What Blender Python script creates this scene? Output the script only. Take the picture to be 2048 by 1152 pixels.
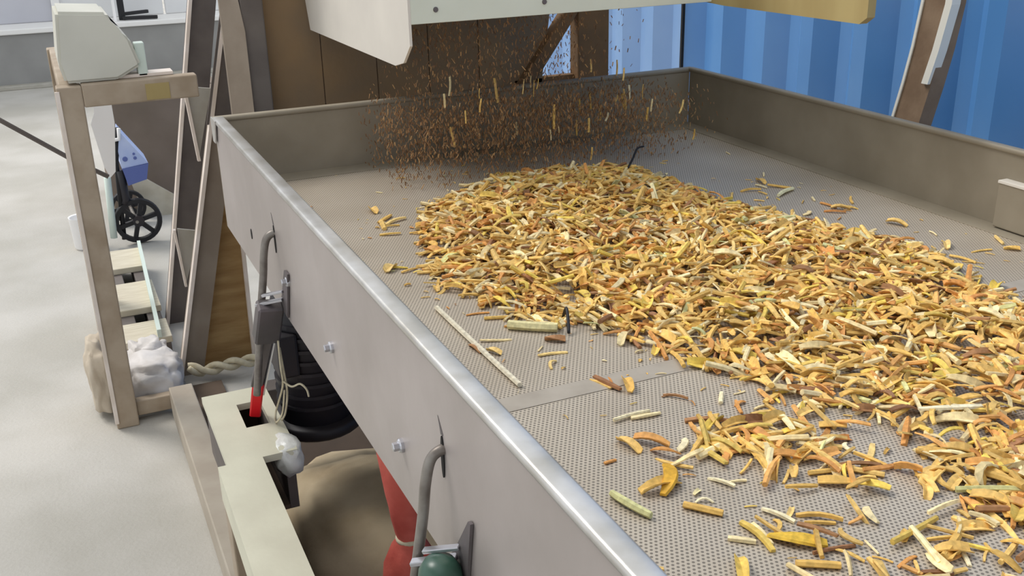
import bpy, bmesh, math, random
import numpy as np
from mathutils import Vector, Matrix

for o in list(bpy.data.objects): bpy.data.objects.remove(o)
C = bpy.context.scene.collection
random.seed(7); rng = np.random.default_rng(7)

# ------------------------------------------------------------------ camera
cd = bpy.data.cameras.new('camera'); cam = bpy.data.objects.new('camera', cd); C.objects.link(cam)
cd.sensor_width = 36.0; cd.lens = 2064.64 / 2048 * 36.0; cd.clip_start = .02; cd.clip_end = 200
Rm = Matrix(((0.91029944, 0.16940058, -0.37770143), (-0.41333345, 0.32216909, -0.85168218), (-0.02259173, 0.93140245, 0.36328927)))
cam.matrix_world = Matrix.Translation((0, 0, 1.55)) @ Rm.to_4x4()
bpy.context.scene.camera = cam

# ------------------------------------------------------------------ light and exposure
W = bpy.data.worlds.new('sky'); bpy.context.scene.world = W; W.use_nodes = True
bg = W.node_tree.nodes['Background']; bg.inputs[0].default_value = (.91, .95, 1.0, 1); bg.inputs[1].default_value = 1.05
sd = bpy.data.lights.new('sun', 'SUN'); sun = bpy.data.objects.new('sun', sd); C.objects.link(sun)
sd.energy = 2.3; sd.angle = math.radians(25); sd.color = (1, .96, .91)
sun.rotation_euler = Vector((.42, -.50, -.76)).to_track_quat('-Z', 'Y').to_euler()
vs = bpy.context.scene.view_settings
vs.view_transform = 'Standard'; vs.look = 'None'; vs.gamma = 1; vs.use_curve_mapping = False
vs.exposure = 0.06

# ------------------------------------------------------------------ helpers
def lin(c): return tuple(((v/255)/12.92 if v/255 <= .04045 else ((v/255+.055)/1.055)**2.4) for v in c)
def mat(name, col, rough=.6, metal=0., col2=None, scale=8., detail=4., bump=0., bscale=60., spec=.4, stretch=None, lo=.35, hi=.65):
    m = bpy.data.materials.new(name); m.use_nodes = True; nt = m.node_tree; b = nt.nodes['Principled BSDF']
    b.inputs['Roughness'].default_value = rough; b.inputs['Metallic'].default_value = metal
    b.inputs['Specular IOR Level'].default_value = spec
    c = lin(col); b.inputs['Base Color'].default_value = (*c, 1)
    tc = nt.nodes.new('ShaderNodeTexCoord'); vec = tc.outputs['Object']
    if stretch:
        mp = nt.nodes.new('ShaderNodeMapping'); mp.inputs['Scale'].default_value = stretch
        nt.links.new(vec, mp.inputs[0]); vec = mp.outputs[0]
    if col2:
        n = nt.nodes.new('ShaderNodeTexNoise'); n.inputs['Scale'].default_value = scale; n.inputs['Detail'].default_value = detail
        nt.links.new(vec, n.inputs['Vector'])
        r = nt.nodes.new('ShaderNodeValToRGB'); r.color_ramp.elements[0].position = lo; r.color_ramp.elements[1].position = hi
        r.color_ramp.elements[0].color = (*c, 1); r.color_ramp.elements[1].color = (*lin(col2), 1)
        nt.links.new(n.outputs['Fac'], r.inputs[0]); nt.links.new(r.outputs[0], b.inputs['Base Color'])
    if bump:
        n2 = nt.nodes.new('ShaderNodeTexNoise'); n2.inputs['Scale'].default_value = bscale; n2.inputs['Detail'].default_value = 5
        nt.links.new(vec, n2.inputs['Vector'])
        bp = nt.nodes.new('ShaderNodeBump'); bp.inputs['Strength'].default_value = bump; bp.inputs['Distance'].default_value = .01
        nt.links.new(n2.outputs['Fac'], bp.inputs['Height']); nt.links.new(bp.outputs[0], b.inputs['Normal'])
    return m
M = {}
M['concrete'] = mat('concrete', (172,168,158), .6, col2=(190,186,178), scale=2.2, detail=8, bump=.15, bscale=90)
M['yard'] = M['concrete']
M['steel'] = mat('brushed steel', (168,159,154), .40, .35, col2=(182,173,169), scale=5, bump=.04, bscale=40)
M['steel_in'] = mat('dark taupe steel', (140,130,112), .6, .2, col2=(156,146,128), scale=6, bump=.05)  # darker taupe version of the tray steel, for the inner faces
M['seam'] = mat('pale seam', (180,170,156), .55, .3, col2=(168,158,144), scale=20)
M['carton'] = mat('taupe carton', (128,114,102), .85, col2=(116,103,90), scale=5)
M['shade_brown'] = mat('dark brown shade paint', (92,76,62), .85, col2=(80,66,54), scale=8)  # dark colour painted in for shade under the machine
M['flap'] = mat('greyish sack cloth', (196,184,166), .8, col2=(182,168,148), scale=8, bump=.3, bscale=20)
M['rail'] = mat('taupe rail', (178,168,152), .65, col2=(162,150,134), scale=8)
M['rim'] = mat('rim steel', (205,203,200), .33, .55, col2=(180,176,168), scale=14, bump=.05)
M['bolt'] = mat('zinc bolt', (200,200,205), .3, .9)
M['dark_hole'] = mat('black rubber', (22,20,20), .7)
M['rod'] = mat('grey rod', (150,145,138), .45, .6, col2=(120,112,105), scale=30)
M['cream'] = mat('cream paint', (222,219,196), .5, col2=(208,204,182), scale=6, bump=.06)
M['beige_plate'] = mat('beige paint', (214,207,196), .55, col2=(224,217,205), scale=5)
M['white_plate'] = mat('off white paint', (222,226,212), .55, col2=(212,216,200), scale=4)
M['tan_board'] = mat('tan board', (176,158,108), .7, col2=(160,140,92), scale=9, stretch=(1,1,.2))
M['brown'] = mat('brown dusty board', (132,112,88), .85, col2=(150,121,86), scale=4, bump=.2, bscale=30)
M['brown_dark'] = mat('dark brown timber', (104,80,54), .8, col2=(124,92,58), scale=10, bump=.2)
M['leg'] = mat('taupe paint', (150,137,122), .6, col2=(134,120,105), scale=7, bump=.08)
M['leg_edge'] = mat('pale worn edge', (232,220,210), .55, col2=(220,206,192), scale=15)
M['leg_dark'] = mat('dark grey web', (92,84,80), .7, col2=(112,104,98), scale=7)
M['gusset'] = mat('grey gusset', (176,172,162), .6, col2=(160,155,142), scale=9)
M['ochre'] = mat('ochre plywood', (164,134,88), .75, col2=(140,108,66), scale=6, bump=.15, bscale=20, stretch=(1,1,6))
M['stand'] = mat('stand paint', (176,160,140), .65, col2=(152,134,112), scale=9, bump=.1)
M['greybox'] = mat('grey dusty cover', (196,194,182), .8, col2=(206,204,192), scale=5)
M['plastic'] = mat('white woven plastic', (224,220,218), .5, col2=(196,190,184), scale=9, bump=.5, bscale=14)
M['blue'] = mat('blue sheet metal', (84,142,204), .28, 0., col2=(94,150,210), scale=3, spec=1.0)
M['blue_glare'] = mat('blue sheet metal with painted glare', (128,166,214), .25, 0., col2=(140,174,218), scale=3, spec=1.0)  # paler blue painted for daylight reflected off the far sheet
M['rust_pole'] = mat('brown pole', (146,122,98), .7, col2=(126,102,80), scale=12, bump=.1)
M['highlight_strip'] = mat('white painted highlight', (238,234,222), .5)  # painted sunlit highlight on the pole edges
M['black'] = mat('black', (30,29,32), .55)
M['motor'] = mat('black motor', (34,33,38), .5, col2=(48,42,44), scale=10)
M['red_cloth'] = mat('red cloth', (204,100,86), .85, col2=(178,74,62), scale=14, bump=.4, bscale=25)
M['red'] = mat('red grip', (212,26,34), .45)
M['green'] = mat('dark green paint', (52,84,70), .35, spec=.6)
M['strut'] = mat('grey strut', (108,100,102), .5, .3, col2=(90,86,84), scale=14)
M['sack'] = mat('tan sack', (206,188,156), .85, col2=(184,164,132), scale=9, bump=.5, bscale=18)
M['twine'] = mat('straw twine', (214,204,176), .85, col2=(190,178,150), scale=40)
M['white_wall'] = mat('white panel', (222,222,220), .6, col2=(212,212,212), scale=2)
M['grey_wall'] = mat('pale grey panel', (192,192,198), .6, col2=(184,184,190), scale=2)
M['kerb'] = mat('grey kerb', (152,151,148), .8, col2=(140,139,136), scale=3)
M['kerb_cap'] = mat('kerb cap', (232,230,226), .6)
M['cart_blue'] = mat('blue cloth', (170,186,226), .7, col2=(190,202,232), scale=9)
M['cart_dark'] = mat('dark blue cloth', (92,106,164), .7)
M['white_paint'] = mat('white paint', (240,238,236), .5)
M['mint'] = mat('pale green tube', (206,218,208), .45)
M['pallet'] = mat('pale timber', (208,200,180), .8, col2=(192,182,160), scale=12, stretch=(1,8,1))
M['roof'] = mat('added roof sheet', (176,176,174), .7)
M['film'] = mat('plastic film', (222,222,216), .25, bump=.6, bscale=20)

# perforated screen deck
def perforated():
    m = bpy.data.materials.new('perforated steel'); m.use_nodes = True; nt = m.node_tree; N = nt.nodes; L = nt.links
    b = N['Principled BSDF']; b.inputs['Roughness'].default_value = .5; b.inputs['Metallic'].default_value = .35
    tc = N.new('ShaderNodeTexCoord')
    mp = N.new('ShaderNodeMapping'); p = .0062; mp.inputs['Scale'].default_value = (1/p, 1/(p*1.732), 0); L.new(tc.outputs['Object'], mp.inputs[0])
    ds = []
    for off in (0., .5):
        a = N.new('ShaderNodeVectorMath'); a.operation = 'ADD'; a.inputs[1].default_value = (off, off, 0); L.new(mp.outputs[0], a.inputs[0])
        fr = N.new('ShaderNodeVectorMath'); fr.operation = 'FRACTION'; L.new(a.outputs[0], fr.inputs[0])
        s = N.new('ShaderNodeVectorMath'); s.operation = 'SUBTRACT'; s.inputs[1].default_value = (.5, .5, 0); L.new(fr.outputs[0], s.inputs[0])
        sc = N.new('ShaderNodeVectorMath'); sc.operation = 'MULTIPLY'; sc.inputs[1].default_value = (1, 1.732, 0); L.new(s.outputs[0], sc.inputs[0])
        ln = N.new('ShaderNodeVectorMath'); ln.operation = 'LENGTH'; L.new(sc.outputs[0], ln.inputs[0]); ds.append(ln.outputs['Value'])
    mn = N.new('ShaderNodeMath'); mn.operation = 'MINIMUM'; L.new(ds[0], mn.inputs[0]); L.new(ds[1], mn.inputs[1])
    rp = N.new('ShaderNodeMapRange'); rp.inputs[1].default_value = .24; rp.inputs[2].default_value = .32; L.new(mn.outputs[0], rp.inputs[0])
    no = N.new('ShaderNodeTexNoise'); no.inputs['Scale'].default_value = 6; no.inputs['Detail'].default_value = 6; L.new(tc.outputs['Object'], no.inputs['Vector'])
    cr = N.new('ShaderNodeValToRGB'); cr.color_ramp.elements[0].position = .35; cr.color_ramp.elements[1].position = .7
    cr.color_ramp.elements[0].color = (*lin((186,173,154)), 1); cr.color_ramp.elements[1].color = (*lin((200,188,170)), 1); L.new(no.outputs['Fac'], cr.inputs[0])
    mx = N.new('ShaderNodeMix'); mx.data_type = 'RGBA'; mx.inputs[6].default_value = (*lin((124,115,103)), 1)
    L.new(rp.outputs[0], mx.inputs[0]); L.new(cr.outputs[0], mx.inputs[7]); L.new(mx.outputs[2], b.inputs['Base Color'])
    return m
M['perf'] = perforated()

# chips: each chip has a tint of its own
def chipmat():
    m = bpy.data.materials.new('dried chip'); m.use_nodes = True; nt = m.node_tree; N = nt.nodes; L = nt.links
    b = N['Principled BSDF']; b.inputs['Roughness'].default_value = .6; b.inputs['Specular IOR Level'].default_value = .3
    at = N.new('ShaderNodeAttribute'); at.attribute_name = 'tint'
    tc = N.new('ShaderNodeTexCoord')
    no = N.new('ShaderNodeTexNoise'); no.inputs['Scale'].default_value = 130; no.inputs['Detail'].default_value = 3; L.new(tc.outputs['Object'], no.inputs['Vector'])
    hs = N.new('ShaderNodeHueSaturation'); L.new(at.outputs['Color'], hs.inputs['Color'])
    mr = N.new('ShaderNodeMapRange'); mr.inputs[1].default_value = .3; mr.inputs[2].default_value = .7; mr.inputs[3].default_value = .72; mr.inputs[4].default_value = 1.12
    L.new(no.outputs['Fac'], mr.inputs[0]); L.new(mr.outputs[0], hs.inputs['Value']); L.new(hs.outputs[0], b.inputs['Base Color'])
    return m
M['chip'] = chipmat()

def obj(name, bm, m, parent=None, smooth=False):
    bmesh.ops.recalc_face_normals(bm, faces=bm.faces[:])
    me = bpy.data.meshes.new(name); bm.to_mesh(me); bm.free()
    me.materials.append(M[m] if isinstance(m, str) else m)
    if smooth:
        for p in me.polygons: p.use_smooth = True
    o = bpy.data.objects.new(name, me); C.objects.link(o)
    if parent is not None:
        o.parent = parent; o.matrix_parent_inverse = Matrix.Translation(-parent.location)
    return o
def thing(name, label, cat, loc=(0,0,0), group=None):
    o = bpy.data.objects.new(name, None); C.objects.link(o); o.location = loc; o.empty_display_size = .1
    return tag(o, label, cat, group)
def tag(o, label, cat, group=None):
    o['label'] = label; o['category'] = cat
    if group: o['group'] = group
    return o
def struct(o, label=None):
    o['kind'] = 'structure'
    if label: o['label'] = label
    return o
def box(bm, a, b, bev=0., mtx=None):
    a = Vector(a); b = Vector(b)
    r = bmesh.ops.create_cube(bm, size=1); vs_ = r['verts']
    c = (a+b)/2; s = b-a
    for v in vs_: v.co = Vector((c.x+v.co.x*s.x, c.y+v.co.y*s.y, c.z+v.co.z*s.z))
    if bev:
        es = list({e for v in vs_ for e in v.link_edges})
        r2 = bmesh.ops.bevel(bm, geom=es, offset=bev, segments=2, affect='EDGES', profile=.5)
        vs_ = list({v for f in r2['faces'] for v in f.verts} | {v for v in vs_ if v.is_valid})
    if mtx is not None:
        for v in vs_: v.co = mtx @ v.co
    return vs_
def B(a, b, bev=.002):
    bm = bmesh.new(); box(bm, a, b, bev); return bm
def prism(pts, d):
    """planar polygon of 3D points given thickness d (vector)"""
    bm = bmesh.new(); d = Vector(d)
    v0 = [bm.verts.new(Vector(p)) for p in pts]; v1 = [bm.verts.new(Vector(p)+d) for p in pts]; n = len(pts)
    bm.faces.new(v0); bm.faces.new(v1[::-1])
    for i in range(n): bm.faces.new((v0[i], v1[i], v1[(i+1)%n], v0[(i+1)%n]))
    return bm
def bar(p, q, w, h, side=(1,0,0), bev=0.0):
    """rectangular bar from p to q; w along side, h along the third direction"""
    p = Vector(p); q = Vector(q); t = (q-p).normalized(); s = Vector(side); s = (s - t*s.dot(t)).normalized(); u = t.cross(s)
    bm = bmesh.new(); vs_ = []
    for e in (p, q):
        for (i, j) in ((-1,-1),(1,-1),(1,1),(-1,1)): vs_.append(bm.verts.new(e + s*(i*w/2) + u*(j*h/2)))
    bm.faces.new(vs_[:4]); bm.faces.new(vs_[4:][::-1])
    for i in range(4): bm.faces.new((vs_[i], vs_[4+i], vs_[4+(i+1)%4], vs_[(i+1)%4]))
    if bev: bmesh.ops.bevel(bm, geom=bm.edges[:], offset=bev, segments=1, affect='EDGES')
    return bm
def tube(path, r, n=10, bm=None):
    own = bm is None
    bm = bm or bmesh.new(); path = [Vector(p) for p in path]; rings = []
    rs = r if isinstance(r, (list, tuple)) else [r]*len(path)
    prev = None
    for i, p in enumerate(path):
        t = (path[min(i+1, len(path)-1)] - path[max(i-1, 0)]).normalized()
        if prev is None: s = t.orthogonal().normalized()
        else: s = (prev - t*prev.dot(t)).normalized()
        prev = s; u = t.cross(s)
        rings.append([bm.verts.new(p + (s*math.cos(2*math.pi*k/n) + u*math.sin(2*math.pi*k/n))*rs[i]) for k in range(n)])
    for a, b in zip(rings, rings[1:]):
        for k in range(n): bm.faces.new((a[k], a[(k+1)%n], b[(k+1)%n], b[k]))
    bm.faces.new(rings[0][::-1]); bm.faces.new(rings[-1])
    return bm
def smooth_path(pts, k=6):
    pts = [Vector(p) for p in pts]; out = []
    P = [pts[0]*2-pts[1]] + pts + [pts[-1]*2-pts[-2]]
    for i in range(1, len(P)-2):
        for j in range(k):
            t = j/k; a, b, c, d = P[i-1:i+3]
            out.append(.5*((2*b) + (c-a)*t + (2*a-5*b+4*c-d)*t*t + (-a+3*b-3*c+d)*t**3))
    return out + [pts[-1]]
def lathe(profile, centre, n=20, axis='z', wob=0., squash=(1,1), caps=True):
    """profile of (radius, height)"""
    bm = bmesh.new(); rings = []; c = Vector(centre)
    for r, h in profile:
        ring = []
        for k in range(n):
            a = 2*math.pi*k/n; rr = r*(1 + wob*math.sin(5*a+h*30)+wob*.6*math.sin(9*a-h*50))
            x, y = rr*math.cos(a)*squash[0], rr*math.sin(a)*squash[1]
            v = {'z': (x, y, h), 'x': (h, x, y), 'y': (x, h, y)}[axis]
            ring.append(bm.verts.new(c + Vector(v)))
        rings.append(ring)
    for a, b in zip(rings, rings[1:]):
        for k in range(n): bm.faces.new((a[k], a[(k+1)%n], b[(k+1)%n], b[k]))
    if caps: bm.faces.new(rings[0][::-1]); bm.faces.new(rings[-1])
    return bm
def blob(centre, size, seed, amp=.12, freq=3., flat=True, sub=4):
    """a slumped sack: a bulging pillow with creases"""
    from mathutils import noise
    bm = bmesh.new(); bmesh.ops.create_icosphere(bm, subdivisions=sub, radius=1)
    c = Vector(centre); s = Vector(size)
    for v in bm.verts:
        p = v.co.copy()
        q = Vector([math.copysign(abs(x)**.7, x) for x in p])
        n = noise.noise(p*freq + Vector((seed, seed*1.7, 0))); n2 = noise.noise(p*freq*2.7 + Vector((0, seed, 9)))
        q *= 1 + amp*n + amp*.5*n2
        if flat and q.z < -.75: q.z = -.75
        v.co = c + Vector((q.x*s.x, q.y*s.y, q.z*s.z))
    return bm

# ================================================================== the setting
struct(obj('floor', B((-9, -4, -.1), (2.6, 18, 0), 0), 'concrete'), 'pale concrete floor')

# blue corrugated wall: sheets with trapezoid ribs, overlapping at the joint
wr = thing('wall_right', 'blue corrugated metal wall beyond the tray', 'wall', (2.4, 3, 0)); del wr['category']; struct(wr)
PER = .257
def sheet(y0, nper, x0, m='blue'):
    prof = []
    for i in range(nper):
        b = y0 + i*PER
        prof += [(b, 0.), (b+.062, 0.), (b+.125, .05), (b+.180, .05)]
    prof.append((y0+nper*PER, 0.))
    bm = bmesh.new(); rows = []
    for z in (0., 3.4):
        rows.append([bm.verts.new((x0+x, y, z)) for y, x in prof]); rows.append([bm.verts.new((x0+x+.002, y, z)) for y, x in prof])
    a, a2, b, b2 = rows
    for i in range(len(prof)-1):
        bm.faces.new((a[i], a[i+1], b[i+1], b[i])); bm.faces.new((a2[i], b2[i], b2[i+1], a2[i+1]))
        bm.faces.new((a[i], a2[i], a2[i+1], a[i+1])); bm.faces.new((b[i], b[i+1], b2[i+1], b2[i]))
    bm.faces.new((a[0], b[0], b2[0], a2[0])); bm.faces.new((a[-1], a2[-1], b2[-1], b[-1]))
    return obj('sheet_panel', bm, m, wr)
sheet(-1.55, 10, 2.38); sheet(-1.55+PER*10, 10, 2.38); sheet(3.605, 10, 2.40, 'blue_glare')  # far sheet takes the paler colour with the glare painted in
obj('joint_strip', B((2.37, 3.592, 0), (2.40, 3.604, 3.4), 0), 'dark_hole', wr)

# far end of the shed: grey kerb with a white cap and pale panels above
wb = thing('wall_back', 'low grey kerb wall with white cap and pale panels above at the far end', 'wall', (-2, 10, 0)); del wb['category']; struct(wb)
obj('kerb', B((-8, 10, 0), (2.6, 10.5, .455), .01), 'kerb', wb)
obj('kerb_foot', B((-8, 9.9, 0), (2.6, 10.0, .035), .005), 'gusset', wb)
obj('kerb_cap', B((-8, 9.97, .455), (2.6, 10.5, .5), .008), 'kerb_cap', wb)
for x0, x1, m in ((-8,-5.4,'grey_wall'),(-5.38,-2.8,'white_wall'),(-2.78,.17,'grey_wall'),(.23,1.12,'white_wall'),(1.14,2.6,'white_wall')):
    obj('wall_panel', B((x0, 10.42, .5), (x1, 10.48, 2.9), .01), m, wb)
obj('panel_post', B((.165, 10.38, .5), (.235, 10.47, 2.9), .005), 'kerb_cap', wb)

# unseen roof slabs, added to shade the floor and let sky onto the tray
rf = struct(thing('added_roof', 'unseen roof slabs added to shape the light, with a gap above the tray', 'added_roof', (0, 0, 3.5))); del rf['category']
for a, b in (((-3.2, -4, 3.5), (-1.5, 4.4, 3.55)), ((-1.5, -4, 3.5), (2.6, -1.2, 3.55)), ((-1.5, 4.2, 3.5), (2.6, 4.4, 3.55))):
    obj('added_roof_sheet', B(a, b, 0), 'roof', rf)

# ================================================================== vibrating tray
TZ = .8885; XL, XR, YF, YN = .352, 1.70, 2.53, .30; RZ = 1.05
tray = thing('vibrating_tray', 'long stainless steel vibrating sieve tray with perforated deck', 'tray', (1.0, 1.4, .7))
obj('side_panel', B((XL, YN, .775), (XL+.004, YF, RZ-.004), .001), 'steel', tray)
def rimbar(a, b): return B(a, b, .0045)
obj('rim', rimbar((XL-.004, YN, RZ-.012), (XL+.024, YF+.004, RZ)), 'rim', tray, True)
obj('rim', rimbar((XR-.006, YN, RZ-.012), (XR+.014, YF+.004, RZ)), 'steel_in', tray, True)
obj('rim', rimbar((XL-.004, YF-.004, RZ-.014), (XR+.014, YF+.018, RZ-.001)), 'steel_in', tray, True)
obj('side_panel', B((XR, YN, .775), (XR+.004, YF, RZ-.004), .001), 'steel_in', tray)
obj('end_panel', B((XL, YF, .775), (XR, YF+.004, RZ-.006), .001), 'steel_in', tray)
obj('screen_deck', B((XL+.004, YN, TZ-.004), (XR, YF, TZ), 0), 'perf', tray)
obj('deck_seam', B((XL+.004, 1.132, TZ), (XR, 1.172, TZ+.0012), .0004), 'seam', tray)
obj('edge_strip', B((XL+.004, YF-.07, TZ), (XR, YF, TZ+.002), .0005), 'steel_in', tray)
obj('edge_strip', B((XR-.05, YN, TZ), (XR, YF-.0705, TZ+.002), .0005), 'steel_in', tray)
obj('corner_plate', prism([(XL-.003, YF+.012, RZ-.001), (XL-.003, YF-.05, RZ-.001), (XL-.003, YF-.02, RZ-.06), (XL-.003, YF+.012, RZ-.06)], (-.003, 0, 0)), 'rim', tray)
br = obj('bracket', B((XR-.022, 1.18, TZ+.004), (XR, 1.405, .984), .003), 'steel_in', tray)
obj('bracket_edge', B((XR-.024, 1.18, .982), (XR, 1.405, .988), .001), 'beige_plate', br)
for y, z, s in ((2.18, .858, 0), (1.825, .868, 1), (1.52, .857, 1), (1.167, .857, 1)):
    if s:
        b_ = obj('bolt', lathe([(.010, 0), (.010, -.004), (.0085, -.006)], (XL, y, z), 14, 'x'), 'bolt', tray)
        obj('bolt_head', lathe([(.0062, -.006), (.0062, -.013), (.005, -.014)], (XL, y, z), 6, 'x'), 'bolt', b_)
    else:
        obj('bolt_hole', lathe([(.009, 0), (.009, -.0012)], (XL, y, z), 12, 'x', squash=(.7, 1.3)), 'dark_hole', tray)
for y, z in ((1.915, .925), (1.005, .925)):
    obj('slot', lathe([(.021, .0005), (.021, -.0015)], (XL, y, z), 20, 'x', squash=(.22, 1.35)), 'dark_hole', tray)
    obj('slot_scratch', prism([(XL-.0006, y-.004, z+.03), (XL-.0006, y+.004, z+.028), (XL-.0006, y+.012, z+.05)], (.0004, 0, 0)), 'strut', tray)
for y in (.6, 1.3, 2.0, 2.4):
    obj('cross_bar', B((XL+.004, y, .79), (XR, y+.04, .83), .002), 'leg_dark', tray)

# hanger hooks between tray and base frame
def hanger(dy, full):
    h = thing('hanger_hook', 'bent steel hook rod in the tray side with red-tipped strut below' if full else
              'bent steel hook rod in the tray side above dark green mount', 'hook', (.31, 1.92+dy, .5))
    Y = 1.92+dy
    path = smooth_path([(.362, Y-.002, .933), (.349, Y-.002, .936), (.336, Y, .925), (.328, Y, .895), (.322, Y, .85), (.308, Y, .77), (.295, Y+.002, .68), (.283, Y+.005, .60)])
    obj('rod', tube(path, .0076 if full else .0068, 10), 'rod', h, True)
    # clamp on the tray side holding the strut
    k_ = 0 if full else .02
    cl = obj('clamp', prism([(.351, Y-.112+k_, .888), (.351, Y-.085, .888), (.351, Y-.04, .825), (.351, Y-.01, .79), (.351, Y-.07, .785)], (-.004, 0, 0)), 'strut', h)
    obj('clamp_lip', bar((.347, Y-.045, .815), (.300, Y-.012, .800), .006, .012, (0, 0, 1), .001), 'bolt', cl)
    obj('clamp_lip', bar((.347, Y-.055, .835), (.312, Y-.025, .822), .005, .010, (0, 0, 1), .001), 'bolt', cl)
    if full:
        obj('clamp_block', bar((.325, Y-.025, .802), (.315, Y+.01, .715), .036, .05, (0, 1, 0), .004), 'strut', h)
        st = obj('strut', bar((.318, Y+.005, .725), (.297, Y+.085, .585), .024, .020, (1, -.3, 0), .002), 'strut', h)
        obj('strut_plate', bar((.329, Y+.0, .72), (.309, Y+.085, .57), .003, .03, (1, -.2, 0), 0), 'bolt', st)
        obj('red_tip', bar((.300, Y+.08, .592), (.290, Y+.115, .500), .024, .018, (1, -.3, 0), .003), 'red', h)
    else:
        obj('mount', lathe([(.006, .128), (.018, .124), (.025, .112), (.028, .09), (.028, -.02), (.024, -.03)], (.321, Y-.055, .70), 24), 'green', h, True)
        obj('mount_band', lathe([(.0288, .086), (.0288, .092), (.0282, .095)], (.321, Y-.055, .70), 24), 'bolt', h, True)
        obj('strut', tube([(.321, Y-.055, .68), (.27, Y, .50)], .015, 12), 'strut', h, True)
    return h
hanger(0, True); hanger(-.915, False)

# cream base frame below
bf = thing('base_frame', 'cream painted steel base frame under the tray', 'frame', (.25, 1.9, 0))
def holed_plate(x0, x1, y0, y1, hx0, hx1, hy0, hy1, z0, z1):
    bm = bmesh.new(); xs = [x0, hx0, hx1, x1]; ys = [y0, hy0, hy1, y1]
    g = {(i, j, k): bm.verts.new((xs[i], ys[j], (z0, z1)[k])) for i in range(4) for j in range(4) for k in range(2)}
    for i in range(3):
        for j in range(3):
            if i == 1 and j == 1: continue
            for k in range(2): bm.faces.new([g[i, j, k], g[i+1, j, k], g[i+1, j+1, k], g[i, j+1, k]])
    for i in range(3):
        for j in (0, 3): bm.faces.new([g[i, j, 0], g[i+1, j, 0], g[i+1, j, 1], g[i, j, 1]])
        for ii in (0, 3): bm.faces.new([g[ii, i, 0], g[ii, i+1, 0], g[ii, i+1, 1], g[ii, i, 1]])
    for a, b in (((1,1),(2,1)), ((2,1),(2,2)), ((2,2),(1,2)), ((1,2),(1,1))):
        bm.faces.new([g[a[0], a[1], 0], g[b[0], b[1], 0], g[b[0], b[1], 1], g[a[0], a[1], 1]])
    return bm
obj('corner_plate', holed_plate(.198, .338, 1.85, 2.172, .262, .313, 1.985, 2.10, .485, .5), 'cream', bf)
obj('shade_box', B((.204, 1.86, .36), (.262, 2.168, .485), .001), 'leg_dark', bf)  # dark boxes added under the plate so its hole reads as shaded
obj('shade_box', B((.313, 1.86, .36), (.332, 2.168, .485), .001), 'leg_dark', bf)
obj('shade_box', B((.262, 1.86, .36), (.313, 2.168, .37), .001), 'shade_brown', bf)
obj('shade_box', B((.262, 2.158, .37), (.313, 2.168, .485), .001), 'shade_brown', bf)
obj('shade_board', B((.262, .8, .1), (.274, 2.17, .425), .001), 'shade_brown', bf)  # dark board added for the shaded void below the beam
obj('shade_plank', B((.264, 2.2, 0), (.37, 3.27, .02), .001), 'shade_brown', bf)  # dark strip laid for the shade on the floor behind the plate
obj('side_beam', prism([(.180, 1.85, .5), (.268, 1.85, .5), (.262, .75, .5), (.165, .75, .5)], (0, 0, -.075)), 'cream', bf)
obj('cross_beam', B((.34, 2.30, .36), (1.66, 2.36, .42), .003), 'leg_dark', bf)
obj('side_beam', B((1.60, .75, .425), (1.69, 2.17, .5), .003), 'cream', bf)
obj('leg', B((.185, 1.815, .1), (.245, 1.88, .425), .003), 'stand', bf)
obj('leg', B((1.60, 1.84, 0), (1.67, 1.91, .425), .003), 'stand', bf)
obj('leg', B((.185, .76, .1), (.245, .83, .425), .003), 'stand', bf)
obj('leg', B((1.60, .76, 0), (1.67, .83, .425), .003), 'stand', bf)
obj('bottom_rail', B((.19, .7, 0), (.262, 3.12, .1), .004), 'rail', bf)
obj('film_wrap', blob((.325, 1.89, .47), (.028, .05, .035), 3, .3, 2.5, False, 3), 'film', bf, True)

# motor under the tray
mo = thing('vibration_motor', 'black electric motor hanging under the far end of the tray', 'motor', (.44, 2.12, .33))
obj('motor_body', lathe([(.04, .74-.33), (.075, .73-.33), (.082, .70-.33), (.082, .43-.33), (.07, .42-.33)], (.445, 2.13, .33), 28), 'motor', mo, True)
for k in range(8):
    obj('cooling_fin', lathe([(.088, .47+.028*k), (.088, .478+.028*k)], (.445, 2.13, 0), 24), 'motor', mo)
obj('motor_flange', lathe([(.10, .40), (.105, .405), (.105, .425), (.10, .43)], (.445, 2.13, 0), 24), 'motor', mo, True)
obj('motor_mount', B((.37, 2.06, .735), (.52, 2.20, .79), .004), 'motor', mo)
obj('terminal_box', B((.355, 2.05, .56), (.40, 2.15, .66), .006), 'motor', mo)

mt = tag(obj('shade_sheet', B((.30, 1.3, 0), (1.58, 3.0, .006), .001), 'shade_brown'), 'dark brown sheet standing in for shade on the floor under the tray', 'shade')  # dark sheet laid in for the shade under the tray
# red cloth outlet sleeve
rs_ = thing('outlet_sleeve', 'dark red cloth outlet sleeve tied in the middle under the tray', 'sleeve', (.468, 1.55, .1))
obj('cloth', lathe([(.052, .775), (.050, .70), (.045, .62), (.038, .54), (.031, .48), (.024, .445), (.022, .437), (.034, .42), (.048, .39), (.056, .34), (.058, .26), (.052, .15), (.045, .1)], (.468, 1.55, 0), 30, wob=.035), 'red_cloth', rs_, True)
obj('tie', lathe([(.0245, .432), (.0255, .436), (.0245, .441)], (.468, 1.55, 0), 20), 'twine', rs_, True)

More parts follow.
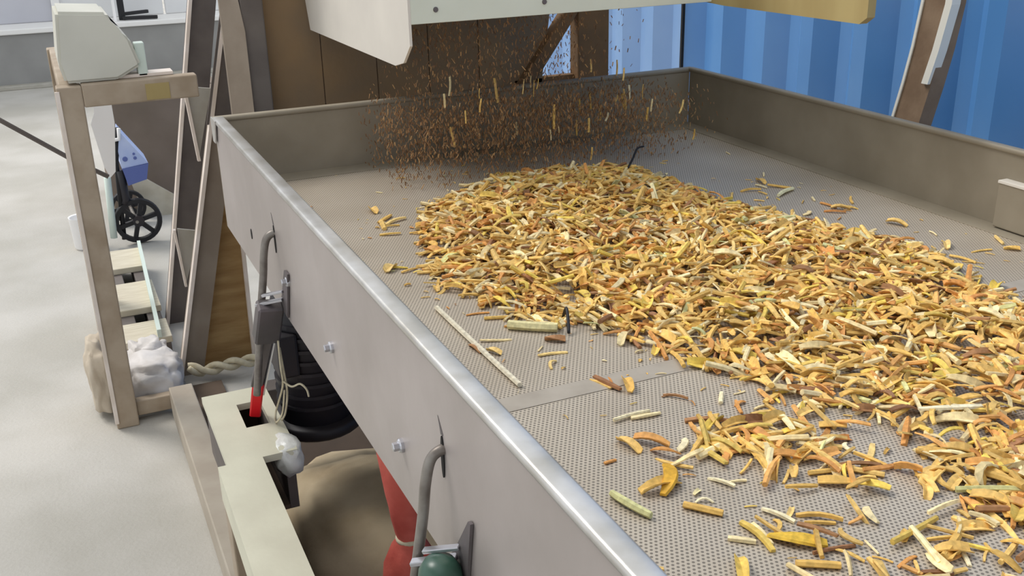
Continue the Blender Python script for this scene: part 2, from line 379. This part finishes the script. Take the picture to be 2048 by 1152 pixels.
# sacks on the floor under the tray
for lab, c, s, sd_ in (('tan sack lying on the floor behind the red sleeve', (.54, 2.02, .11), (.20, .30, .15), 1),):
    t = thing('sack', lab, 'sack', (c[0], c[1], 0))
    obj('sack_body', blob(c, s, sd_, .14, 1.6), 'sack', t, True)
    obj('sack_seam', tube(smooth_path([(c[0]-s[0]*.8, c[1]-s[1]*.98, .06), (c[0]-s[0]*.2, c[1]-s[1]*1.02, .075), (c[0]+s[0]*.7, c[1]-s[1]*.98, .06)]), .004, 6), 'brown_dark', t)

# twisted cloth tied across, and twine loops hanging at the strut
rp = thing('rope_tie', 'twisted pale cloth rope lying at the foot of the ochre panel', 'rope', (.4, 3.31, .02))
for k in range(2):
    pts = []
    for i in range(25):
        t = i/24; x = .275 + t*.25; z = .040 + .012*math.sin(t*2.4) + (.03*(1-t*6) if t < .17 else 0); a = t*13 + k*math.pi
        pts.append((x, 3.31+.012*math.cos(a), z+.012*math.sin(a)))
    obj('strand', tube(pts, .011, 8), 'twine', rp, True)
tw = thing('twine_loop', 'loose straw-coloured twine loop hanging beside the red tip', 'twine', (.34, 1.95, .5))
for pts in ([(.333, 1.90, .72), (.334, 1.91, .66), (.338, 1.93, .61), (.335, 1.98, .55), (.328, 2.0, .512), (.322, 1.97, .506), (.332, 1.94, .54), (.338, 1.92, .60)],
            [(.336, 1.91, .70), (.341, 1.92, .64), (.345, 1.93, .59), (.342, 1.96, .53), (.335, 1.975, .505)],
            [(.338, 1.92, .62), (.35, 1.90, .615), (.365, 1.89, .622), (.375, 1.88, .612), (.378, 1.88, .595)]):
    obj('string', tube(smooth_path(pts, 5), .0022, 6), 'twine', tw, True)

# ================================================================== feeder machine beyond the tray
fd = thing('feeder_machine', 'tall feeder machine with a chute hanging over the far tray end', 'machine', (.9, 3.2, 0))
obj('chute_side_plate', prism([(.727, 3.07, 1.60), (.727, 3.07, 1.25), (.727, 3.04, 1.172), (.727, 2.26, 1.176), (.727, 2.20, 1.19), (.727, 2.15, 1.232), (.727, 2.15, 1.60)], (.006, 0, 0)), 'beige_plate', fd)
cf = obj('chute_front_plate', B((.733, 2.15, 1.277), (1.50, 2.156, 1.60), .001), 'white_plate', fd)
for x in (.79, 1.05, 1.35):
    obj('rivet', lathe([(.006, 0), (.005, -.003)], (x, 2.15, 1.305), 12, 'y'), 'strut', cf)
obj('chute_side_plate', prism([(1.50, 3.07, 1.60), (1.50, 3.07, 1.30), (1.50, 2.1, 1.272), (1.50, 1.64, 1.276), (1.50, 1.62, 1.29), (1.50, 1.62, 1.60)], (.02, 0, 0)), 'tan_board', fd)
obj('chute_top', B((.727, 2.15, 1.60), (1.52, 3.07, 1.61), .001), 'beige_plate', fd)
# brown boards behind
for i in range(5):
    x0 = .60 + i*.17
    xt = x0+.166; lean = .17 if i == 4 else 0
    obj('back_board', prism([(x0, 3.1, .55), (x0+.166, 3.1, .55), (x0+.166+lean, 3.1, 1.75), (x0, 3.1, 1.75)], (0, .02, 0)), 'brown', fd)
obj('diagonal_brace', bar((1.37, 3.09, .86), (1.64, 3.09, 1.22), .05, .04, (0, 1, 0), .003), 'brown_dark', fd)
obj('support_post', B((1.622, 3.07, 0), (1.738, 3.13, 1.75), .004), 'brown_dark', fd)
obj('brace_rail', B((1.40, 3.10, .86), (1.72, 3.13, .955), .003), 'brown_dark', fd)
obj('column', B((.535, 3.05, .5), (.60, 3.12, 1.75), .004), 'leg_dark', fd)
obj('column_face', prism([(.49, 3.12, .60), (.54, 3.04, .60), (.54, 3.04, 1.18), (.49, 3.12, 1.75)], (0, .02, 0)), 'leg', fd)
# leaning channel legs on the near left side: pale flange edges, darker webs
def lean_leg(p, q, w, webm, facem):
    p = Vector(p); q = Vector(q)
    lg = obj('leg', prism([p, p+Vector((w, 0, 0)), q+Vector((w, 0, 0)), q], (0, .012, 0)), facem, fd)
    obj('leg_flange', prism([p, q, q+Vector((.012, 0, 0)), p+Vector((.012, 0, 0))], (0, -.03, 0)), 'leg_edge', lg)
    return lg
lean_leg((.245, 3.40, 0), (.56, 3.40, 1.30), .085, 'leg', 'leg')
lean_leg((.262, 3.90, 0), (.55, 3.90, 1.42), .10, 'leg_dark', 'leg_dark')
obj('gusset_plate', prism([(.435, 3.75, .925), (.525, 3.75, .91), (.452, 3.75, .66)], (0, .01, 0)), 'gusset', fd)
obj('gusset_edge', bar((.435, 3.745, .925), (.452, 3.745, .66), .010, .02, (1, 0, 0)), 'leg_edge', fd)
obj('gusset_plate', prism([(.345, 3.75, .42), (.42, 3.75, .40), (.345, 3.75, .20)], (0, .01, 0)), 'gusset', fd)
obj('gusset_edge', bar((.333, 3.745, .42), (.345, 3.745, .20), .008, .02, (1, 0, 0)), 'leg_edge', fd)
obj('upper_tie', bar((.545, 3.36, 1.35), (.535, 3.36, .84), .011, .03, (1, 0, 0)), 'leg_edge', fd)
obj('side_panel', prism([(.31, 3.45, 0), (.515, 3.45, 0), (.535, 3.45, .9), (.50, 3.45, .9)], (0, .015, 0)), 'ochre', fd)
obj('side_panel_edge', bar((.512, 3.435, 0), (.525, 3.435, .72), .012, .02, (1, 0, 0)), 'leg_edge', fd)
obj('panel_gap', bar((.311, 3.436, .11), (.50, 3.436, .72), .010, .004, (1, 0, 0)), 'dark_hole', fd)
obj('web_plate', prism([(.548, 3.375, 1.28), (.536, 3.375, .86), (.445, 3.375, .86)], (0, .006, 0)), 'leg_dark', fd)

# ================================================================== stand on the left with things on and under it
sdn = thing('frame_stand', 'tan painted steel stand with square posts left of the machine', 'stand', (.07, 3.2, 0))
obj('post', B((.022, 3.10, 0), (.088, 3.16, 1.06), .004), 'stand', sdn)
obj('post_edge', B((.018, 3.096, .02), (.030, 3.104, 1.05), .001), 'leg_edge', sdn)
obj('top_beam', B((.088, 3.10, 1.0), (.40, 3.15, 1.064), .004), 'stand', sdn)
obj('post', B((.022, 3.95, 0), (.088, 4.01, 1.06), .004), 'stand', sdn)
obj('top_beam', B((.03, 3.16, 1.0), (.08, 3.95, 1.06), .004), 'stand', sdn)
obj('top_beam', B((.088, 3.95, .99), (.21, 4.01, 1.05), .004), 'stand', sdn)
obj('bottom_rail', B((.088, 3.125, .02), (.24, 3.16, .07), .004), 'stand', sdn)
obj('yellow_patch', B((.255, 3.098, 1.005), (.32, 3.1005, 1.05), 0), 'tan_board', sdn)

bm = prism([(.05, 3.12, 1.066), (.19, 3.12, 1.066), (.255, 3.12, 1.10), (.235, 3.12, 1.175), (.20, 3.12, 1.205), (.185, 3.12, 1.25), (.055, 3.12, 1.26), (.04, 3.12, 1.12)], (0, .28, 0))
bmesh.ops.bevel(bm, geom=bm.edges[:], offset=.008, segments=2, affect='EDGES')
gc = thing('grey_hood', 'grey dusty sheet hood resting on the tan stand', 'hood', (.13, 3.25, 1.064))
obj('hood_shell', bm, 'greybox', gc)
obj('hood_bracket', B((.245, 3.14, 1.066), (.272, 3.18, 1.16), .003), 'mint', gc)
obj('hood_plate', B((.19, 3.14, 1.065), (.34, 3.2, 1.074), .001), 'leg_edge', gc)

# woven sack slumped over the bottom rail
sk = thing('woven_sack', 'crumpled white woven plastic sack slumped over the stand foot', 'sack', (.12, 3.25, 0))
obj('sack_body', blob((.155, 3.29, .065), (.10, .115, .085), 11, .25, 2.6), 'plastic', sk, True)
obj('sack_flap', blob((.0, 3.26, .12), (.04, .09, .13), 23, .2, 1.6), 'flap', sk, True)
obj('sack_neck', blob((.16, 3.39, .075), (.065, .08, .08), 31, .3, 2.4), 'plastic', sk, True)

# pallet on the floor behind
pl = thing('wooden_pallet', 'pale wooden pallet on the floor behind the tan stand', 'pallet', (.19, 4.1, 0))
for y0, y1 in ((3.54, 3.72), (3.86, 4.17), (4.36, 4.62)):
    obj('slat', B((.10, y0, .075), (.256, y1, .10), .003), 'pallet', pl)
for x in (.105, .20):
    obj('runner', B((x, 3.54, 0), (x+.05, 4.62, .075), .003), 'leg_dark', pl)
obj('edge_rail', bar((.255, 4.62, .115), (.215, 3.54, .115), .014, .03, (1, 0, 0)), 'mint', pl)

# small wheeled hand cart with a blue cloth bag
ct = thing('hand_cart', 'small hand cart with black spoked wheels and blue cloth bag', 'cart', (.27, 5.0, 0))
def wheel(c, R, w):
    c = Vector(c); wv = obj('wheel', lathe([(R*.80, -w/2), (R*.97, -w/2), (R, -w*.3), (R, w*.3), (R*.97, w/2), (R*.80, w/2), (R*.80, -w/2)], c, 32, 'y', caps=False), 'black', ct)
    for k in range(6):
        a = 2*math.pi*k/6+.25
        obj('spoke', bar(c, c+Vector((math.cos(a)*R*.82, 0, math.sin(a)*R*.82)), .022, .02, (0, 1, 0)), 'black', wv)
    obj('hub', lathe([(R*.25, -w*.6), (R*.25, w*.6)], c, 16, 'y'), 'motor', wv)
wheel((.290, 5.0, .112), .108, .03); wheel((.275, 5.35, .09), .085, .028)
obj('axle', tube([(.283, 4.98, .11), (.28, 5.36, .095)], .008, 8), 'rod', ct)
obj('frame_tube', tube([(.17, 4.98, .05), (.185, 4.98, .34)], .016, 10), 'mint', ct, True)
obj('frame_tube', tube([(.215, 5.0, .03), (.235, 5.0, .40), (.262, 5.0, .56)], .011, 10), 'black', ct, True)
obj('frame_tube', tube([(.205, 4.98, .505), (.262, 4.98, .51), (.268, 4.98, .56)], .009, 10), 'white_paint', ct, True)
bg_ = obj('bag', prism([(.268, 4.98, .545), (.372, 4.98, .385), (.255, 4.98, .372), (.25, 4.98, .45)], (0, .20, 0)), 'cart_blue', ct)
obj('bag_base', prism([(.255, 4.975, .372), (.372, 4.975, .383), (.355, 4.975, .31), (.27, 4.975, .29)], (0, .21, 0)), 'cart_dark', ct)
for x, z, r in ((.274, .415, .012), (.315, .435, .006), (.318, .415, .008)):
    obj('stud', lathe([(r, 0), (r*.8, -.004)], (x, 4.98, z), 10, 'y'), 'cart_dark', bg_)
obj('rear_strut', tube([(.245, 5.0, .36), (.25, 5.0, .22), (.24, 5.0, .20)], .020, 10), 'motor', ct, True)
tag(obj('leaning_board', prism([(.291, 5.42, .274), (.529, 5.42, .084), (.529, 5.42, .0), (.35, 5.42, .0)], (0, .02, 0)), 'pallet'), 'sawn pale board leaning behind the cart wheel', 'board')
tag(obj('white_cloth', prism([(.122, 3.94, .79), (.139, 3.94, .83), (.15, 3.94, 1.0), (.20, 3.94, 1.0), (.202, 3.94, .79), (.178, 3.94, .61), (.157, 3.94, .59), (.143, 3.94, .63)], (0, .009, 0)), 'white_paint'), 'bright white cloth hanging behind the tan post', 'cloth')
bk = thing('white_bucket', 'white plastic bucket half hidden behind the tan post', 'bucket', (.045, 5.0, 0))
obj('bucket_body', lathe([(.045, 0), (.05, .01), (.056, .15), (.058, .155), (.05, .15), (.045, .02)], (.045, 5.05, 0), 24), 'white_paint', bk, True)
tag(obj('dark_rod', tube([(-.35, 3.42, 1.10), (-.142, 3.40, .935), (.042, 3.40, .787), (.13, 3.40, .726)], .0075, 8), 'leg_dark'), 'thin dark rod slanting down to the tan stand', 'rod')

cb = thing('brown_carton', 'large brown carton on the floor behind the hand cart', 'carton', (.5, 5.8, 0))
obj('carton_body', B((.22, 5.6, 0), (.85, 6.1, .575), .004), 'carton', cb)
obj('carton_flap', B((.20, 5.59, .575), (.86, 5.84, .58), .001), 'carton', cb)
obj('carton_flap', B((.20, 5.86, .575), (.86, 6.11, .58), .001), 'carton', cb)
# black stand on the far ledge
bs = thing('black_stand', 'black metal stand on the far kerb ledge', 'stand', (.66, 9.98, .5))
obj('upright', B((.70, 10.12, .5), (.755, 10.17, 1.4), .004), 'black', bs)
obj('upright', tube([(.665, 10.1, .5), (.665, 10.1, 1.4)], .014, 8), 'white_paint', bs)
obj('foot_bar', bar((.73, 10.10, .52), (1.02, 10.03, .52), .03, .035, (0, 0, 1), .003), 'black', bs)
obj('foot_bar', bar((.73, 10.20, .545), (.97, 10.33, .545), .03, .035, (0, 0, 1), .003), 'black', bs)

# leaning brown pole in front of the blue wall
lp = thing('leaning_pole', 'brown bent pole with white painted-in highlights along its edges leaning before the blue wall', 'pole', (2.15, 2.2, 0))
def ribbon(ys, off, w, x, d, m, name):
    pts = [(y+off, z) for y, z in ys]; bm = bmesh.new(); ring = []
    for y, z in pts: ring.append([bm.verts.new((x, y, z)), bm.verts.new((x, y-w, z)), bm.verts.new((x+d, y-w, z)), bm.verts.new((x+d, y, z))])
    for a, b in zip(ring, ring[1:]):
        for k in range(4): bm.faces.new((a[k], a[(k+1)%4], b[(k+1)%4], b[k]))
    bm.faces.new(ring[0]); bm.faces.new(ring[-1][::-1])
    return obj(name, bm, m, lp)
ys = [(2.33, 0), (2.235, .6), (2.184, .90), (2.155, 1.02), (2.135, 1.12), (2.118, 1.24), (2.11, 1.45), (2.11, 1.9)]
ribbon(ys, 0, .094, 2.15, .05, 'rust_pole', 'pole_shaft')
ribbon(ys[1:], .006, .008, 2.146, .03, 'highlight_strip', 'edge_strip')  # lit edge of the pole, painted as a thin white strip
ribbon([(2.082, 1.03), (2.058, 1.12), (2.034, 1.24), (2.025, 1.45), (2.022, 1.9)], .002, .022, 2.140, .03, 'highlight_strip', 'edge_strip')  # sunlit highlight, painted as a wider white strip

# ================================================================== chopped dried stems
PAL = {'golden': [(234,194,114), (228,184,100), (240,206,132), (234,192,106)], 'cream': [(244,224,172), (240,216,160), (246,232,190)],
       'orange': [(220,156,86), (226,168,96), (212,144,78)], 'brown': [(172,126,84), (156,110,74)], 'yellow': [(238,206,96), (230,196,100)], 'green': [(220,216,150), (210,208,150)]}
def strip(L, w, t, curve, twist, bend, n=5, taper=.5, arc=0., rnd=False):
    """one splinter of stem or bark: a closed curved strip, optionally rolled across its width"""
    V = []; F = []; m = 6 if (arc or rnd) else 4
    ang = 0; x = y = z = 0.; ds = L/(n-1); cs = []
    for i in range(n):
        s = i/(n-1); cs.append((x, y, z, ang))
        ang += curve/(n-1); x += math.cos(ang)*ds; y += math.sin(ang)*ds; z = bend*math.sin(math.pi*(i+1)/(n-1))*L
    cx = np.mean([c[0] for c in cs]); cy = np.mean([c[1] for c in cs])
    for i, (x, y, z, a) in enumerate(cs):
        s = i/(n-1); ww = w*(1 - taper*abs(2*s-1)**2.5)/2; tt = t/2; tw = twist*(s-.5)
        if arc: sec = [(-ww, arc*ww), (0, 0), (ww, arc*ww), (ww, arc*ww+t), (0, t*1.3), (-ww, arc*ww+t)]
        elif rnd: sec = [(ww*math.cos(k*math.pi/3), tt*math.sin(k*math.pi/3)) for k in range(6)]
        else: sec = [(-ww, -tt), (ww, -tt), (ww*.8, tt), (-ww*.8, tt)]
        for u, v in sec:
            u2 = u*math.cos(tw) - v*math.sin(tw); v2 = u*math.sin(tw) + v*math.cos(tw)
            V.append((x-cx - math.sin(a)*u2, y-cy + math.cos(a)*u2, z+v2))
    for i in range(n-1):
        for k in range(m):
            F.append((i*m+k, i*m+(k+1)%m, (i+1)*m+(k+1)%m, (i+1)*m+k))
    if m == 4: F.append((3,2,1,0)); F.append(tuple((n-1)*m+k for k in range(4)))
    elif rnd: F.append((5,4,3,2,1,0)); F.append(tuple((n-1)*m+k for k in range(6)))
    else:
        for b, r in ((0, False), ((n-1)*m, True)):
            for q in ((b, b+1, b+4, b+5), (b+1, b+2, b+3, b+4)): F.append(q if r else q[::-1])
    V = np.array(V); V[:, 2] -= V[:, 2].min()
    return V, F
SH = []   # (kind, V, F)
for i in range(10): SH.append(('splinter', *strip(rng.uniform(.03, .07), rng.uniform(.0045, .008), rng.uniform(.002, .004), rng.uniform(-.6, .6), rng.uniform(-.6, .6), rng.uniform(0, .06), 5, .2)))
for i in range(6): SH.append(('stem', *strip(rng.uniform(.035, .075), rng.uniform(.006, .010), .007, rng.uniform(-.35, .35), .2, rng.uniform(0, .04), 4, .12, 0., True)))
for i in range(8): SH.append(('curl', *strip(rng.uniform(.03, .055), rng.uniform(.006, .010), .0018, rng.uniform(-2.2, 2.2), rng.uniform(-1.4, 1.4), rng.uniform(.05, .22), 6, .25)))
for i in range(7): SH.append(('bark', *strip(rng.uniform(.025, .045), rng.uniform(.010, .016), .0016, rng.uniform(-.5, .5), rng.uniform(-.9, .9), rng.uniform(0, .12), 5, .2, rng.uniform(.5, 1.0))))
KIND_IDX = {k: [i for i, s in enumerate(SH) if s[0] == k] for k in ('splinter', 'stem', 'curl', 'bark')}
def pick_shape(r=rng): return int(r.choice(KIND_IDX[r.choice(['splinter', 'stem', 'curl', 'bark'], p=[.40, .14, .24, .22])]))
def pick_col(r=rng): return str(r.choice(list(PAL), p=[.52, .20, .13, .045, .09, .015]))

DENSE = [(.654,1.966),(.733,2.09),(.943,2.241),(1.156,2.232),(1.304,2.165),(1.31,2.036),(1.328,1.763),(1.388,1.606),(1.473,1.378),(1.427,1.161),(1.406,1.094),(1.35,.85),(1.22,.55),(1.0,.42),(.868,.60),(.86,.687),(.892,.793),(.901,.887),(.842,.964),(.826,1.074),(.758,1.205),(.729,1.305),(.64,1.374),(.623,1.454),(.559,1.591)]
def inside(poly, x, y):
    c = False; j = len(poly)-1
    for i in range(len(poly)):
        xi, yi = poly[i]; xj, yj = poly[j]
        if (yi > y) != (yj > y) and x < (xj-xi)*(y-yi)/(yj-yi)+xi: c = not c
        j = i
    return c
def edge_dist(poly, x, y):
    d = 9.
    for i in range(len(poly)):
        ax, ay = poly[i-1]; bx, by = poly[i]; vx, vy = bx-ax, by-ay
        t = max(0, min(1, ((x-ax)*vx+(y-ay)*vy)/(vx*vx+vy*vy+1e-12))); d = min(d, math.hypot(x-ax-t*vx, y-ay-t*vy))
    return d
from mathutils import noise as mnoise
def heap(x, y):
    if not inside(DENSE, x, y): return 0.
    e = min(1., edge_dist(DENSE, x, y)/.16); far = max(0., min(1., (y-.85)/.7))
    n = mnoise.noise(Vector((x*7, y*7, 3)))*.5+.5
    return e*(.010 + .022*far)*(.55+.9*n)
def cover(x, y):
    """share of the deck hidden by chips"""
    if inside(DENSE, x, y):
        n = mnoise.noise(Vector((x*6, y*6, 8)))*.5+.5
        near = max(0., min(1., (y-.75)/.55)); e = min(1., edge_dist(DENSE, x, y)/.07)
        return max(.06, (near + (1-near)*max(0., min(1., (n-.30)*2.6)))*(.35+.65*e))
    return 0.
def rot(yaw, tilt, roll):
    return np.array((Matrix.Rotation(yaw, 3, 'Z') @ Matrix.Rotation(tilt, 3, 'Y') @ Matrix.Rotation(roll, 3, 'X')))
class Heap:
    def __init__(s): s.V = []; s.F = []; s.C = []; s.n = 0
    def add(s, i, loc, R, sc, col):
        V = (SH[i][1]*sc) @ R.T + np.array(loc)
        s.V.append(V); s.F += [tuple(k+s.n for k in f) for f in SH[i][2]]; s.n += len(V); s.C.append(np.tile(np.array([*lin(col), 1.]), (len(V), 1)))
    def build(s, name, parent=None):
        me = bpy.data.meshes.new(name); me.from_pydata(np.vstack(s.V).tolist(), [], s.F)
        a = me.color_attributes.new('tint', 'FLOAT_COLOR', 'POINT'); a.data.foreach_set('color', np.vstack(s.C).ravel())
        me.materials.append(M['chip']); o = bpy.data.objects.new(name, me); C.objects.link(o); return o
def jitter(c): 
    k = rng.uniform(.88, 1.08); return tuple(min(255, v*k) for v in c)

hp = Heap(); cnt = 0
while cnt < 6200:
    x = rng.uniform(.54, 1.49); y = rng.uniform(.38, 2.26)
    cv = cover(x, y)
    if rng.random() > cv: continue
    h = heap(x, y); z = TZ + .001 + h*rng.random()**.6
    i = pick_shape(); col = jitter(PAL[pick_col()][rng.integers(2)])
    hp.add(i, (x, y, z), rot(rng.uniform(0, 6.28), rng.normal(0, .12 + 8*h), rng.normal(0, .35)), rng.uniform(.7, 1.25), col); cnt += 1
for cx, cy, r, k in ((.78, .88, .09, 70), (.97, .70, .11, 110), (.82, .62, .11, 45), (.70, .93, .05, 25), (.66, .68, .07, 12)):
    for _ in range(k):
        x = cx + rng.normal(0, r*.55); y = cy + rng.normal(0, r*.55)
        hp.add(pick_shape(), (x, y, TZ+.001+.006*rng.random()), rot(rng.uniform(0, 6.28), rng.normal(0, .12), rng.normal(0, .3)), rng.uniform(.6, 1.2), jitter(PAL[pick_col()][rng.integers(2)]))
# crumbs and fines on the bare deck
for k in range(1500):
    x = rng.uniform(.42, 1.66); y = rng.uniform(.4, 2.45)
    d = 0 if inside(DENSE, x, y) else edge_dist(DENSE, x, y)
    if rng.random() > math.exp(-d/.09)+.05: continue
    hp.add(pick_shape(), (x, y, TZ+.0008), rot(rng.uniform(0, 6.28), 0, 0), rng.uniform(.12, .4), jitter(PAL[pick_col()][rng.integers(2)]))
st = hp.build('chip_heap'); st['kind'] = 'stuff'; tag(st, 'dense heap of chopped golden dried stems spread over the tray deck', 'chips')

# single chips that can be told apart: mesh variants shared by many
VAR = {}
def variant(i, cname, ci):
    k = (i, cname, ci)
    if k not in VAR:
        me = bpy.data.meshes.new('stem_chip'); me.from_pydata(SH[i][1].tolist(), [], SH[i][2])
        a = me.color_attributes.new('tint', 'FLOAT_COLOR', 'POINT'); a.data.foreach_set('color', np.tile(np.array([*lin(PAL[cname][ci]), 1.]), (len(SH[i][1]), 1)).ravel())
        me.materials.append(M['chip']); VAR[k] = me
    return VAR[k]
COLW = {'golden': 'golden', 'cream': 'pale cream', 'orange': 'orange-brown', 'brown': 'dark brown', 'yellow': 'bright yellow', 'green': 'yellow-green'}
KINDW = {'splinter': 'stem splinter', 'stem': 'thick stem piece', 'curl': 'curled stem shaving', 'bark': 'flat bark flake'}
def chip(i, cname, loc, yaw, tilt, roll, sc, where, group):
    o = bpy.data.objects.new('stem_chip', variant(i, cname, int(rng.integers(len(PAL[cname])))))
    C.objects.link(o); o.location = loc
    o.rotation_euler = (Matrix.Rotation(yaw, 3, 'Z') @ Matrix.Rotation(tilt, 3, 'Y') @ Matrix.Rotation(roll, 3, 'X')).to_euler(); o.scale = (sc,)*3
    L_ = max(SH[i][1][:, 0].max()-SH[i][1][:, 0].min(), .02)*sc; size_ = 'long' if L_ > .052 else 'short' if L_ < .034 else 'medium'
    tag(o, f'{size_} {COLW[cname]} {KINDW[SH[i][0]]} {where}', 'chip', f'{group}: {size_} {COLW[cname]} {KINDW[SH[i][0]]}s'); return o
# loose chips on the bare mesh around the near side of the heap
n = 0
CL = [(.66,.95,.10,16),(.76,.86,.09,22),(.62,.80,.08,8),(.72,.72,.10,14),(.84,.66,.10,12),(.70,1.10,.09,7),(.62,1.42,.05,8),(.60,1.30,.07,6),(1.50,1.62,.10,8),(1.46,1.86,.07,7),(.60,2.02,.06,6),(.57,1.75,.05,6),(1.55,1.35,.09,8),(.80,1.0,.07,8)]
def place(x, y):
    if x > 1.3: return 'on the bare deck beside the right tray wall'
    if y > 1.6: return 'on the bare deck left of the heap'
    if y > 1.25: return 'on the bare deck near the long pale stem'
    if y > .98: return 'on the bare deck beside the cross seam'
    return 'on the bare deck in the foreground'
for cx, cy, r, k in CL:
    for _ in range(k):
        x = cx + rng.normal(0, r*.6); y = cy + rng.normal(0, r*.6); x = max(.45, min(1.64, x))
        chip(pick_shape(), pick_col(), (x, y, TZ+.0006), rng.uniform(0, 6.28), rng.normal(0, .04), 0, rng.uniform(.55, 1.2), place(x, y), 'loose chips'); n += 1
# chips on top of the near side of the heap
k = 0
while k < 118:
    x = rng.uniform(.6, 1.4); y = rng.uniform(.45, 1.55)
    if cover(x, y) < .35: continue
    h = heap(x, y)
    chip(pick_shape(), pick_col(), (x, y, TZ+.003+h*.95), rng.uniform(0, 6.28), rng.normal(0, .14), rng.normal(0, .2), rng.uniform(.8, 1.3), 'on top of the heap, far half' if y > 1.1 else 'on top of the heap, near half', 'chips on the heap'); k += 1

# a few that stand out
def single(name, bm_or_V, F, col, loc, yaw, label, sc=1., cat='stem'):
    me = bpy.data.meshes.new(name); me.from_pydata(np.asarray(bm_or_V).tolist(), [], F)
    a = me.color_attributes.new('tint', 'FLOAT_COLOR', 'POINT'); a.data.foreach_set('color', np.tile(np.array([*lin(col), 1.]), (len(bm_or_V), 1)).ravel())
    me.materials.append(M['chip']); o = bpy.data.objects.new(name, me); C.objects.link(o); o.location = loc; o.rotation_euler = (0, 0, yaw); o.scale = (sc,)*3
    return tag(o, label, cat)
V, F = strip(.325, .0095, .008, .02, 0, 0, 9, .05, 0., True)
single('long_stem', V, F, (226,216,190), (.535, 1.355, TZ+.001), -math.pi/2, 'long straight pale stem lying along the left tray wall')
V, F = strip(.080, .018, .015, .12, 0, 0, 7, .12, 0., True)
single('thick_stem', V, F, (226,214,160), (.640, 1.366, TZ+.001), math.radians(-40), 'thick pale stem at the left edge of the heap')
V, F = strip(.07, .012, .008, -.4, 0, .02, 6, .3, 0., True)
single('pale_stem', V, F, (228,222,180), (1.476, 1.797, TZ+.001), math.radians(38), 'pale stem alone on the bare deck near the right tray wall')
V, F = strip(.085, .010, .003, .25, .2, .02, 6, .3)
single('pale_stem', V, F, (238,226,190), (1.003, .86, TZ+.012), math.radians(-30), 'straight pale stem across the near side of the heap')
V, F = strip(.062, .020, .0025, .5, .6, .08, 6, .5)
single('yellow_flake', V, F, (226,184,66), (.648, .726, TZ+.001), math.radians(-58), 'yellow flake lying alone on the deck in the foreground')
V, F = strip(.062, .011, .009, .4, .0, .03, 6, .3, 0., True)
single('green_stem', V, F, (214,210,150), (.522, .862, TZ+.001), math.radians(-88), 'greenish pale stem beside the near left tray rim')
V, F = strip(.07, .018, .003, .9, .5, .12, 7, .5)
single('yellow_curl', V, F, (222,170,56), (.59, .89, TZ+.001), math.radians(25), 'curved yellow chip on the bare deck in the foreground')
for pts, lab in (([(.700, 1.378, TZ+.006), (.697, 1.36, TZ+.03), (.69, 1.34, TZ+.02), (.682, 1.322, TZ+.004)], 'thin black wire arch at the left edge of the heap'),
                 ([(1.245, 2.10, TZ+.02), (1.27, 2.12, TZ+.035), (1.30, 2.15, TZ+.05), (1.33, 2.17, TZ+.048)], 'thin black twig sticking up at the far side of the heap')):
    tag(obj('black_wire', tube(smooth_path(pts, 5), .0026, 6), 'black', None, True), lab, 'wire')

# chips caught in mid air below the chute
NF = 24000
x = .70 + .99*rng.beta(1.25, 1.35, NF); y = rng.uniform(2.20, 2.515, NF); z = TZ + .004 + .42*rng.random(NF)**.9
keep = (x < np.where(z < 1.05, 1.50, 1.25) + rng.normal(0, .07, NF)) & ((z < 1.06) | (rng.random(NF) < .22)) & ((x > .76) | (z < 1.1)); x, y, z = x[keep], y[keep], z[keep]; NF = len(x)
cube = np.array([(i, j, k) for k in (-.5, .5) for i, j in ((-.5, -.5), (.5, -.5), (.5, .5), (-.5, .5))])
size = np.stack([rng.uniform(.0008, .0022, NF), rng.uniform(.0008, .0022, NF), rng.uniform(.003, .011, NF)], 1)
yaw = rng.uniform(0, 6.28, NF); lx = rng.normal(0, .35, NF); ly = rng.normal(0, .35, NF)
V = cube[None]*size[:, None]
V = np.stack([V[..., 0]*np.cos(yaw)[:, None] - V[..., 1]*np.sin(yaw)[:, None], V[..., 0]*np.sin(yaw)[:, None] + V[..., 1]*np.cos(yaw)[:, None], V[..., 2]], -1)
V[..., 0] += V[..., 2]*lx[:, None]; V[..., 1] += V[..., 2]*ly[:, None]
V = (V + np.stack([x, y, z], 1)[:, None]).reshape(-1, 3)
q = np.array([(3,2,1,0), (4,5,6,7), (0,1,5,4), (1,2,6,5), (2,3,7,6), (3,0,4,7)])
Fq = (q[None] + 8*np.arange(NF)[:, None, None]).reshape(-1, 4)
fcol = np.array([lin(c) for c in ((150,114,78), (138,102,68), (166,124,82), (126,92,62), (186,146,98))])[rng.integers(0, 5, NF)]
class _F:
    def build(self, name):
        me = bpy.data.meshes.new(name); me.from_pydata(V.tolist(), [], Fq.tolist())
        a = me.color_attributes.new('tint', 'FLOAT_COLOR', 'POINT'); a.data.foreach_set('color', np.repeat(np.hstack([fcol, np.ones((NF, 1))]), 8, 0).ravel())
        me.materials.append(M['chip']); o = bpy.data.objects.new(name, me); C.objects.link(o); return o
fl = _F()
fo = fl.build('falling_fines'); fo['kind'] = 'stuff'; tag(fo, 'curtain of brown chip fines falling from the chute', 'chips')
for k in range(34):
    x = .80 + .72*rng.random(); y = rng.uniform(2.16, 2.45); z = rng.uniform(TZ+.03, 1.12)
    i = int(rng.choice(KIND_IDX['splinter'] + KIND_IDX['stem']))
    chip(i, str(rng.choice(['cream', 'golden', 'golden'])), (x, y, z), rng.uniform(0, 6.28), math.pi/2+rng.normal(0, .12), 0, rng.uniform(.5, .85), 'falling upright through the air below the chute', 'falling chips')
